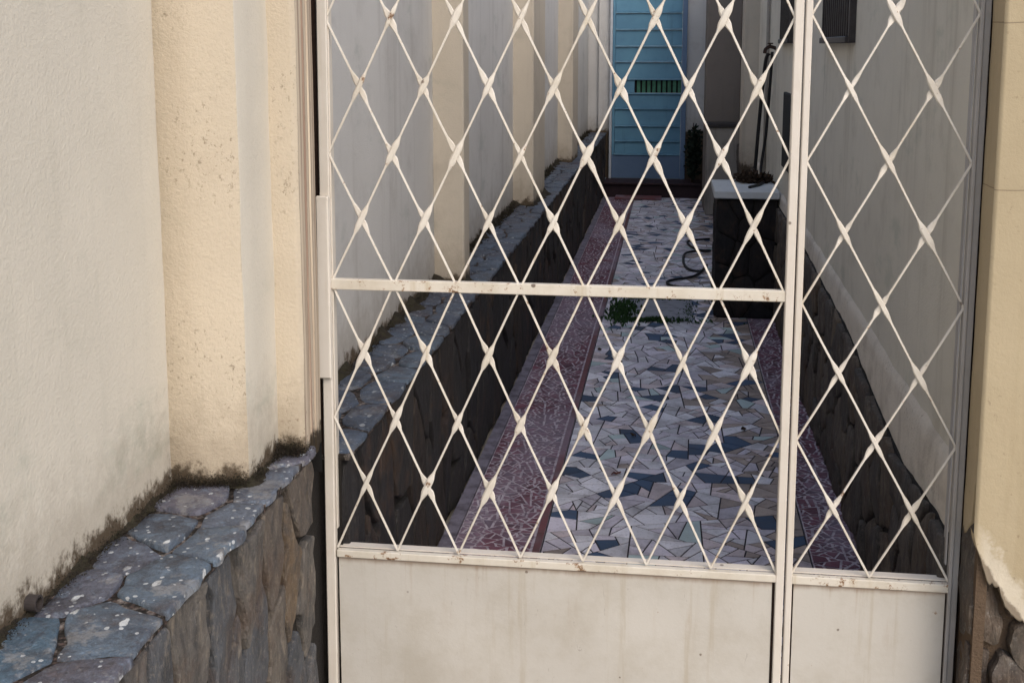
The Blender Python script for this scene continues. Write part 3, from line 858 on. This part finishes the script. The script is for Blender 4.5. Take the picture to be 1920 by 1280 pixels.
# sheet panel, slightly buckled
def sheet(x0, x1, z0, z1, y0, amp, sd):
    mb = MB(); vs = []; fs = []; nx, nz = 30, 16
    for i in range(nx + 1):
        for j in range(nz + 1):
            x = x0 + (x1 - x0) * i / nx; z = z0 + (z1 - z0) * j / nz
            e = math.sin(math.pi * i / nx) * math.sin(math.pi * j / nz)
            vs.append((x, y0 + amp * e * noise.noise(Vector((x * 4 + sd, z * 4, 1))), z))
    for i in range(nx):
        for j in range(nz):
            a = i * (nz + 1) + j; fs.append((a, a + nz + 1, a + nz + 2, a + 1))
    o = len(vs)
    vs2 = [(x0, y0 + .003, z0), (x1, y0 + .003, z0), (x1, y0 + .003, z1), (x0, y0 + .003, z1)]
    mb.add(vs, fs); mb.add(vs2, [(0, 3, 2, 1)])
    return mb
obj('panel_backing', MB().box(GX0, GX1, .003, .006, .044, ZB - .018), M['iron'], gate)
obj('sheet_panel', sheet(GX0 + .003, GX1 - .007, .045, ZB - .0225, -.003, .014, 1), M['paint_panel'], gate, smooth=True)
obj('rail', MB().box(GX0, GX1, -.0095, .006, .03, .044, .0015), M['paint_rail'], gate)
obj('hinge_sleeve', MB().box(-.7435, -.7155, -.022, -.0105, .795, 1.19, .003, shear=.004), M['paint'], gate)
obj('dark_gap_strip', MB().box(-.80, -.7425, .014, .024, .0, ZT), M['iron'], gate)  # added dark filler standing in for the shaded gap beside the stile
obj('hinge_pin', MB().tube([(-.748, -.006, .81), (-.748, -.006, 1.17)], .0045, 10), M['iron'], gate)

FX0, FX1 = 0.2655, 0.582
fx = thing('fixed_gate_panel', 'narrow fixed side panel of the steel gate with wider diamonds beside the pillar', 'gate panel', (0.43, 0, 0.03))
FR = .1443
FB = .408
lattice(fx, FX0, FB, (FX1 - FX0) / 4, FR, 4, 12, False, 300)
FT = FB + 12 * FR
obj('stile', MB().box(FX0 - .0125, FX0 + .001, -.010, .014, .03, FT + .02, .002), M['paint'], fx)
obj('stile', MB().box(FX1 - .001, FX1 + .0065, -.008, .012, .03, FT + .02, .0015), M['paint_grey'], fx)
obj('stile', MB().box(FX1 + .0067, FX1 + .020, -.003, .016, .03, FT + .02, .0015), M['paint_grey'], fx)
obj('stile_flange', MB().box(FX1 - .006, FX1 - .003, .008, .03, .44, FT, 0), M['paint_grey'], fx)
obj('rail', MB().box(FX0, FX1, -.0095, .006, FB - .022, FB - .004, .0015), M['paint_rail'], fx)
obj('rail_lip', MB().box(FX0, FX1, .008, .030, FB - .004, FB - .001, 0), M['paint'], fx)
obj('rail', MB().box(FX0, FX1, -.0095, .012, FT - .005, FT + .02, .0015), M['paint_rail'], fx)
obj('panel_backing', MB().box(FX0, FX1, .003, .006, .044, FB - .018), M['iron'], fx)
obj('sheet_panel', sheet(FX0 + .005, FX1 - .005, .045, FB - .0245, -.003, .003, 5), M['paint_panel'], fx, smooth=True)
obj('rail', MB().box(FX0, FX1, -.0095, .006, .03, .044, .0015), M['paint_rail'], fx)

# ============================================================ FAR END
dr = thing('blue_door', 'blue ribbed metal door with a green slatted vent at the far end of the passage', 'door', (-.26, 9.9, .15))
zs = [0.395, .533, .688, .864, 1.02, 1.165, 1.343, 1.50, 1.67, 1.839, 2.0, 2.17, 2.33]
obj('kick_plate', MB().box(-.628, .075, 9.895, 9.93, .155, .392, .004), M['blue_pale'], dr)
for k in range(len(zs) - 1):
    a, b = zs[k], zs[k + 1]
    if k == 4:
        obj('panel', MB().box(-.60, -.40, 9.90, 9.93, a + .012, b - .004, .003), M['blue'], dr)
        v = obj('vent', MB().box(-.40, .075, 9.925, 9.93, a + .012, b - .004), M['void'], dr)
        for q in range(9):
            x = -.375 + q * .052
            obj('slat', MB().box(x, x + .034, 9.905, 9.917, a + .013, b - .005, .002), M['green_slat'], v)
    else:
        obj('panel', MB().box(-.60, .075, 9.90, 9.93, a + .012, b - .004, .003), M['blue'], dr)
    obj('rib', MB().box(-.60, .075, 9.882, 9.93, a - .003, a + .011, .003), M['blue_rib'], dr)
obj('door_stile', MB().box(-.628, -.601, 9.89, 9.93, .393, 2.35, .003), M['blue'], dr)
obj('door_frame', MB().box(-.655, -.629, 9.87, 9.95, .15, 2.4, .004), M['white_jamb'], dr)
obj('door_frame', MB().box(.076, .126, 9.87, 9.95, .15, 2.4, .004), M['blue_pale'], dr)
obj('door_frame', MB().box(-.655, .126, 9.87, 9.95, 2.40, 2.45, .004), M['white_jamb'], dr)
bw = thing('back_wall', 'blue grey plastered wall around the blue door at the end of the passage', 'wall', (0, 10, 0))
obj('plaster', MB().box(.127, .62, 9.92, 10.3, .15, Hr), M['wall_in'], bw)
obj('plaster', MB().box(-.77, -.656, 9.92, 10.3, .15, Hr), M['wall_in'], bw)
obj('lintel', MB().box(-.656, .127, 9.94, 10.3, 2.45, Hr), M['wall_in'], bw)
pr = thing('wall_pier', 'brown plastered pier standing right of the blue door', 'pier', (.45, 8.7, 0))
obj('shaft', MB().box(.29, .598, 8.60, 9.2, 0, Hr, .006), M['brown_wall'], pr)
lb = thing('low_block', 'worn grey masonry block with a dark cap in front of the brown pier', 'masonry block', (.45, 8.45, 0))
obj('body', MB().box(.30, .59, 8.32, 8.59, 0, .79, .008), M['block'], lb)
obj('cap', MB().box(.285, .596, 8.30, 8.595, .792, .825, .004), M['dark_metal'], lb)
rp = thing('pilaster', 'narrow olive plastered pilaster on the right passage wall beside the hoses', 'pilaster', (.57, 6.5, 0))
obj('shaft', extrude_profile([(.601, 6.75), (.50, 6.75), (.50, 6.35), (.601, 6.35)][::-1][::-1], 0, Hr, dz=.15), M['pilaster_in'], rp)

# ---- leafy dark plant between door and pier
def leaf_cloud(name, c, r, n, mat, L=.07, parent=None, kind=None, seed=1, w=.3):
    rr = random.Random(seed); mb = MB()
    for k in range(n):
        while True:
            p = Vector((rr.uniform(-1, 1), rr.uniform(-1, 1), rr.uniform(-1, 1)))
            if p.length < 1: break
        q = Vector((c[0] + p.x * r[0], c[1] + p.y * r[1], c[2] + p.z * r[2]))
        d = Vector((rr.uniform(-1, 1), rr.uniform(-1, 1), rr.uniform(-.4, 1))).normalized() * L * rr.uniform(.5, 1.2)
        mb.blade(q, d, L * w)
    return obj(name, mb, mat, parent, kind=kind)
pt = thing('dark_shrub', 'dark leafy plant standing in the corner right of the blue door', 'plant', (.20, 9.6, .15))
leaf_cloud('foliage', (.205, 9.55, .45), (.07, .10, .27), 420, M['dark_leaf'], parent=pt, L=.06)
obj('stem', MB().tube([(.20, 9.6, .15), (.205, 9.58, .45), (.20, 9.56, .75)], [.012, .009, .004]), M['dry_leaf'], pt)

# ============================================================ STONE BOX
bx = thing('stone_pedestal', 'dark stone-faced masonry box with a pale concrete slab top at the right of the passage', 'pedestal', (.40, 4.45, 0))
obj('core', MB().box(.262, .58, 4.19, 4.70, 0, .672), M['mortar_black'], bx)
rr = random.Random(31)
for c in voronoi(.245, .58, 0, .67, .12, .19, rr):
    f = lambda u, v, h: (u, 4.19 - h, v)
    mb = rock(c, f, .012, .002, rr, sub=3, rugged=.003)
    if mb:
        mb.f = [tuple(reversed(q)) for q in mb.f]; obj('stone', mb, M['black_stone'], bx, loc=(cent(c)[0], 4.19, cent(c)[1]), smooth=True)
for c in voronoi(4.18, 4.70, 0, .67, .13, .19, rr):
    f = lambda u, v, h: (.262 - h, u, v)
    mb = rock(c, f, .014, .003, rr, sub=3)
    if mb: obj('stone', mb, M['black_stone'], bx, loc=(.25, cent(c)[0], cent(c)[1]), smooth=True)
obj('slab', MB().box(.232, .586, 4.15, 4.73, .675, .717, .005), M['concrete'], bx)
heap = leaf_cloud('leaf_litter', (.47, 4.60, .735), (.11, .09, .035), 420, M['dry_leaf'], L=.035, kind='stuff', seed=4)
tag(heap, 'heap of dry dark leaves on the rear of the pale slab', 'leaf litter')

def curve_pts(ctrl, n=12):
    out = []; P = [Vector(p) for p in ctrl]
    for i in range(len(P) - 1):
        p0, p1, p2, p3 = P[max(i - 1, 0)], P[i], P[i + 1], P[min(i + 2, len(P) - 1)]
        for k in range(n):
            t = k / n
            out.append(0.5 * ((2 * p1) + (p2 - p0) * t + (2 * p0 - 5 * p1 + 4 * p2 - p3) * t * t + (3 * p1 - p0 - 3 * p2 + p3) * t ** 3))
    out.append(P[-1]); return out
hz = obj('garden_hose', MB().tube(curve_pts([(.30, 6.9, .012), (.13, 6.75, .012), (.19, 6.4, .012), (.29, 6.35, .012), (.12, 6.2, .02), (.09, 5.9, .012), (.12, 5.6, .012), (.20, 5.52, .012), (.25, 5.75, .012), (.16, 5.35, .012), (-.01, 5.15, .012), (.03, 4.98, .012), (.25, 4.90, .012)]), .0085), M['rubber'], smooth=True, loc=(.15, 5.8, 0))
tag(hz, 'black hose lying in loops on the tiles beside the stone pedestal', 'hose')
h2 = obj('garden_hose', MB().tube(curve_pts([(.565, 4.95, 1.46), (.545, 4.96, 1.40), (.52, 4.98, 1.05), (.50, 5.0, .6), (.49, 5.02, .02)]), .011), M['rubber'], smooth=True, loc=(.52, 5, 0))
tag(h2, 'black hose hanging from the wall tap behind the pedestal, nearer the blue door', 'hose')
h3 = obj('garden_hose', MB().tube(curve_pts([(.575, 4.85, 1.47), (.57, 4.86, 1.30), (.555, 4.88, .98), (.53, 4.86, .76), (.545, 4.70, .728), (.50, 4.45, .724), (.43, 4.30, .724)]), .009), M['rubber'], smooth=True, loc=(.55, 4.8, .7))
tag(h3, 'thin black hose falling from the wall tap and trailing over the pale slab', 'hose')
tp = thing('wall_tap', 'dark garden tap on the right passage wall with hoses on it', 'tap', (.60, 4.9, 1.48))
obj('spout', MB().tube(curve_pts([(.60, 4.9, 1.49), (.565, 4.9, 1.50), (.54, 4.9, 1.485), (.535, 4.9, 1.46)]), .011), M['iron'], tp, smooth=True)
obj('handle', MB().box(.55, .58, 4.87, 4.93, 1.515, 1.523, .002).tube([(.565, 4.9, 1.50), (.565, 4.9, 1.518)], .005), M['iron'], tp)
pp = obj('pipe', MB().tube([(.585, 5.35, 0), (.585, 5.35, 2.6)], .012), M['block'], smooth=True, loc=(.585, 5.35, 0))
tag(pp, 'thin pale vertical pipe fixed to the right passage wall', 'pipe')

# ---- drain cover with weeds
dc = thing('drain_cover', 'worn concrete drain cover framed by green weeds in the tiled floor', 'drain cover', (-.08, 4.3, 0))
obj('slab', MB().box(-.27, .13, 4.06, 4.58, .001, .010, .003), M['cover'], dc)
rr = random.Random(8)
def weeds(x0, x1, y0, y1, n, h, seed):
    r = random.Random(seed); mb = MB()
    for k in range(n):
        p = Vector((r.gauss((x0 + x1) / 2, (x1 - x0) * .33), r.gauss((y0 + y1) / 2, (y1 - y0) * .3), .002))
        if noise.noise(p * 18) < -.12: continue
        mb.blade(p, Vector((r.gauss(0, .5), r.gauss(0, .5), 1)).normalized() * h * r.uniform(.4, 1.2), h * .22)
    return mb
wb = weeds(-.32, -.20, 4.0, 4.45, 900, .035, 1)
for q in (weeds(-.25, .12, 4.00, 4.07, 600, .028, 2), weeds(-.25, .10, 4.56, 4.62, 350, .025, 3), weeds(.08, .14, 4.05, 4.5, 200, .02, 4)):
    wb.add(q.v, q.f)
tag(obj('weeds', wb, M['weed'], kind='stuff', loc=(-.1, 4.3, 0)), 'green weeds growing around the drain cover', 'weeds')

# ---- moss line where ledge and wall meet
mb = MB(); r = random.Random(6)
def mossline(a, b, n, h=.0055, spread=.010):
    for k in range(n):
        t = r.random(); p = Vector(a).lerp(Vector(b), t)
        dens = noise.noise(p * 9)
        if dens < -.25: continue
        p += Vector((r.gauss(0, spread), r.gauss(0, spread), abs(r.gauss(0, .010))))
        mb.blade(p, Vector((r.gauss(.4, .5), r.gauss(-.2, .5), r.gauss(.6, .5))).normalized() * h * r.uniform(.4, 1.6), h * .35)
def crust(path, z0, wid, hgt, step=.006):
    P = []
    for a_, b_ in zip(path[:-1], path[1:]):
        a_ = Vector(a_); b_ = Vector(b_); k = max(1, int((b_ - a_).length / step))
        P += [(a_.lerp(b_, i / k), (b_ - a_).normalized()) for i in range(k)]
    o = []; fs = []; ns = 7
    for i, (p, d) in enumerate(P):
        nrm = Vector((d.y, -d.x))
        q = Vector((p.x * 14, p.y * 14, 0))
        m = max(.12, .75 + 1.1 * noise.noise(q))
        for j in range(ns):
            t = j / (ns - 1)
            u = wid * m * t; z = hgt * m * (1 - t) ** 1.5
            w = Vector((p.x * 90, p.y * 90, t * 4))
            u += .005 * noise.noise(w); z += .007 * noise.noise(w + Vector((5, 5, 5))) * (1 - .5 * t)
            o.append((p.x + nrm.x * u, p.y + nrm.y * u, z0 + max(-.004, z - .003 * t)))
    for i in range(len(P) - 1):
        for j in range(ns - 1):
            a_ = i * ns + j; fs.append((a_, a_ + 1, a_ + ns + 1, a_ + ns))
    mb.add(o, fs)
outer = [(-.896, -2.4), (-.902, -.436), (-.80, -.412), (-.762, -.40), (-.761, -.24), (-.714, -.236)]
crust(outer, .700, .017, .012)
mossline((-.885, -2.2, .703), (-.885, -.44, .703), 5000, .0028, .006)
mossline((-.895, -.445, .703), (-.766, -.415, .703), 2200, .003, .008)
mossline((-.755, -.395, .703), (-.752, -.235, .703), 1300, .003, .006)
mossline((-.76, -.25, .705), (-.712, -.245, .705), 1700, .0035, .009)
tag(obj('moss', mb, M['moss'], kind='stuff', loc=(-.88, -.8, .7)), 'dark dead moss along the joint of left wall and outer ledge', 'moss')
mb = MB()
crust([(-.878, .03), (-.878, 1.88), (-.77, 1.88), (-.765, 2.03), (-.878, 2.03), (-.878, 4.1), (-.77, 4.1), (-.765, 4.71), (-.878, 4.72), (-.878, 9.8)], .618, .04, .03, .012)
mossline((-.868, .05, .622), (-.868, 2.0, .622), 4000, .004, .012)
mossline((-.868, 2.2, .622), (-.868, 9.8, .622), 5000, .012, .014)
tag(obj('moss', mb, M['moss'], kind='stuff', loc=(-.87, 4, .62)), 'dark moss along the joint of wall and ledge behind the gate', 'moss')

# ---- small things
ds = thing('drain_pipe', 'short rusty pipe end poking out where the left wall meets the ledge', 'pipe', (-.89, -.93, .71))
ring = MB(); n = 18
for k in range(n):
    a0, a1 = 2 * math.pi * k / n, 2 * math.pi * (k + 1) / n
    def P(a, rr_, x): return (x, -.93 + math.cos(a) * rr_, .716 + math.sin(a) * rr_)
    ring.add([P(a0, .012, -.90), P(a1, .012, -.90), P(a1, .012, -.882), P(a0, .012, -.882), P(a0, .009, -.882), P(a1, .009, -.882), P(a1, .009, -.90), P(a0, .009, -.90)], [(0, 1, 2, 3), (3, 2, 5, 4), (4, 5, 6, 7)])
obj('pipe_wall', ring, M['dark_metal'], ds, smooth=False)
for k, (x, y, m, lab) in enumerate([(-.175, 1.62, 'red_leaf', 'small red brown dry leaf on the mosaic tiles, nearest the gate'),
                                  (.30, 2.18, 'dry_leaf', 'small black dry leaf on the tan tiles near the gate stile'),
                                  (-.13, 2.05, 'dry_leaf', 'small dark dry leaf on the middle of the mosaic floor'),
                                  (-.34, 3.35, 'dry_leaf', 'small dark dry leaf on the mosaic beside the red border')]):
    mb = MB(); L = .035 if k == 0 else .024; w = .008 if k == 0 else .012; a = random.uniform(0, 3) if k else .1
    dx, dy = math.cos(a), math.sin(a)
    vs = []
    for t, ww, zz in ((-1, 0, .004), (-.5, .8, .010), (0, 1, .006), (.5, .7, .010), (1, 0, .014)):
        for s in (-1, 1): vs.append((x + dx * L / 2 * t - dy * w * ww * s, y + dy * L / 2 * t + dx * w * ww * s, zz + .003 * abs(s)))
        vs.append((x + dx * L / 2 * t, y + dy * L / 2 * t, zz - .002))
    fs = []
    for i in range(4):
        b = i * 3; fs += [(b, b + 2, b + 5, b + 3), (b + 2, b + 1, b + 4, b + 5)]
    tag(obj('fallen_leaf', mb.add(vs, fs), M[m], loc=(x, y, 0)), lab, 'leaf', 'dry leaves on the mosaic floor')
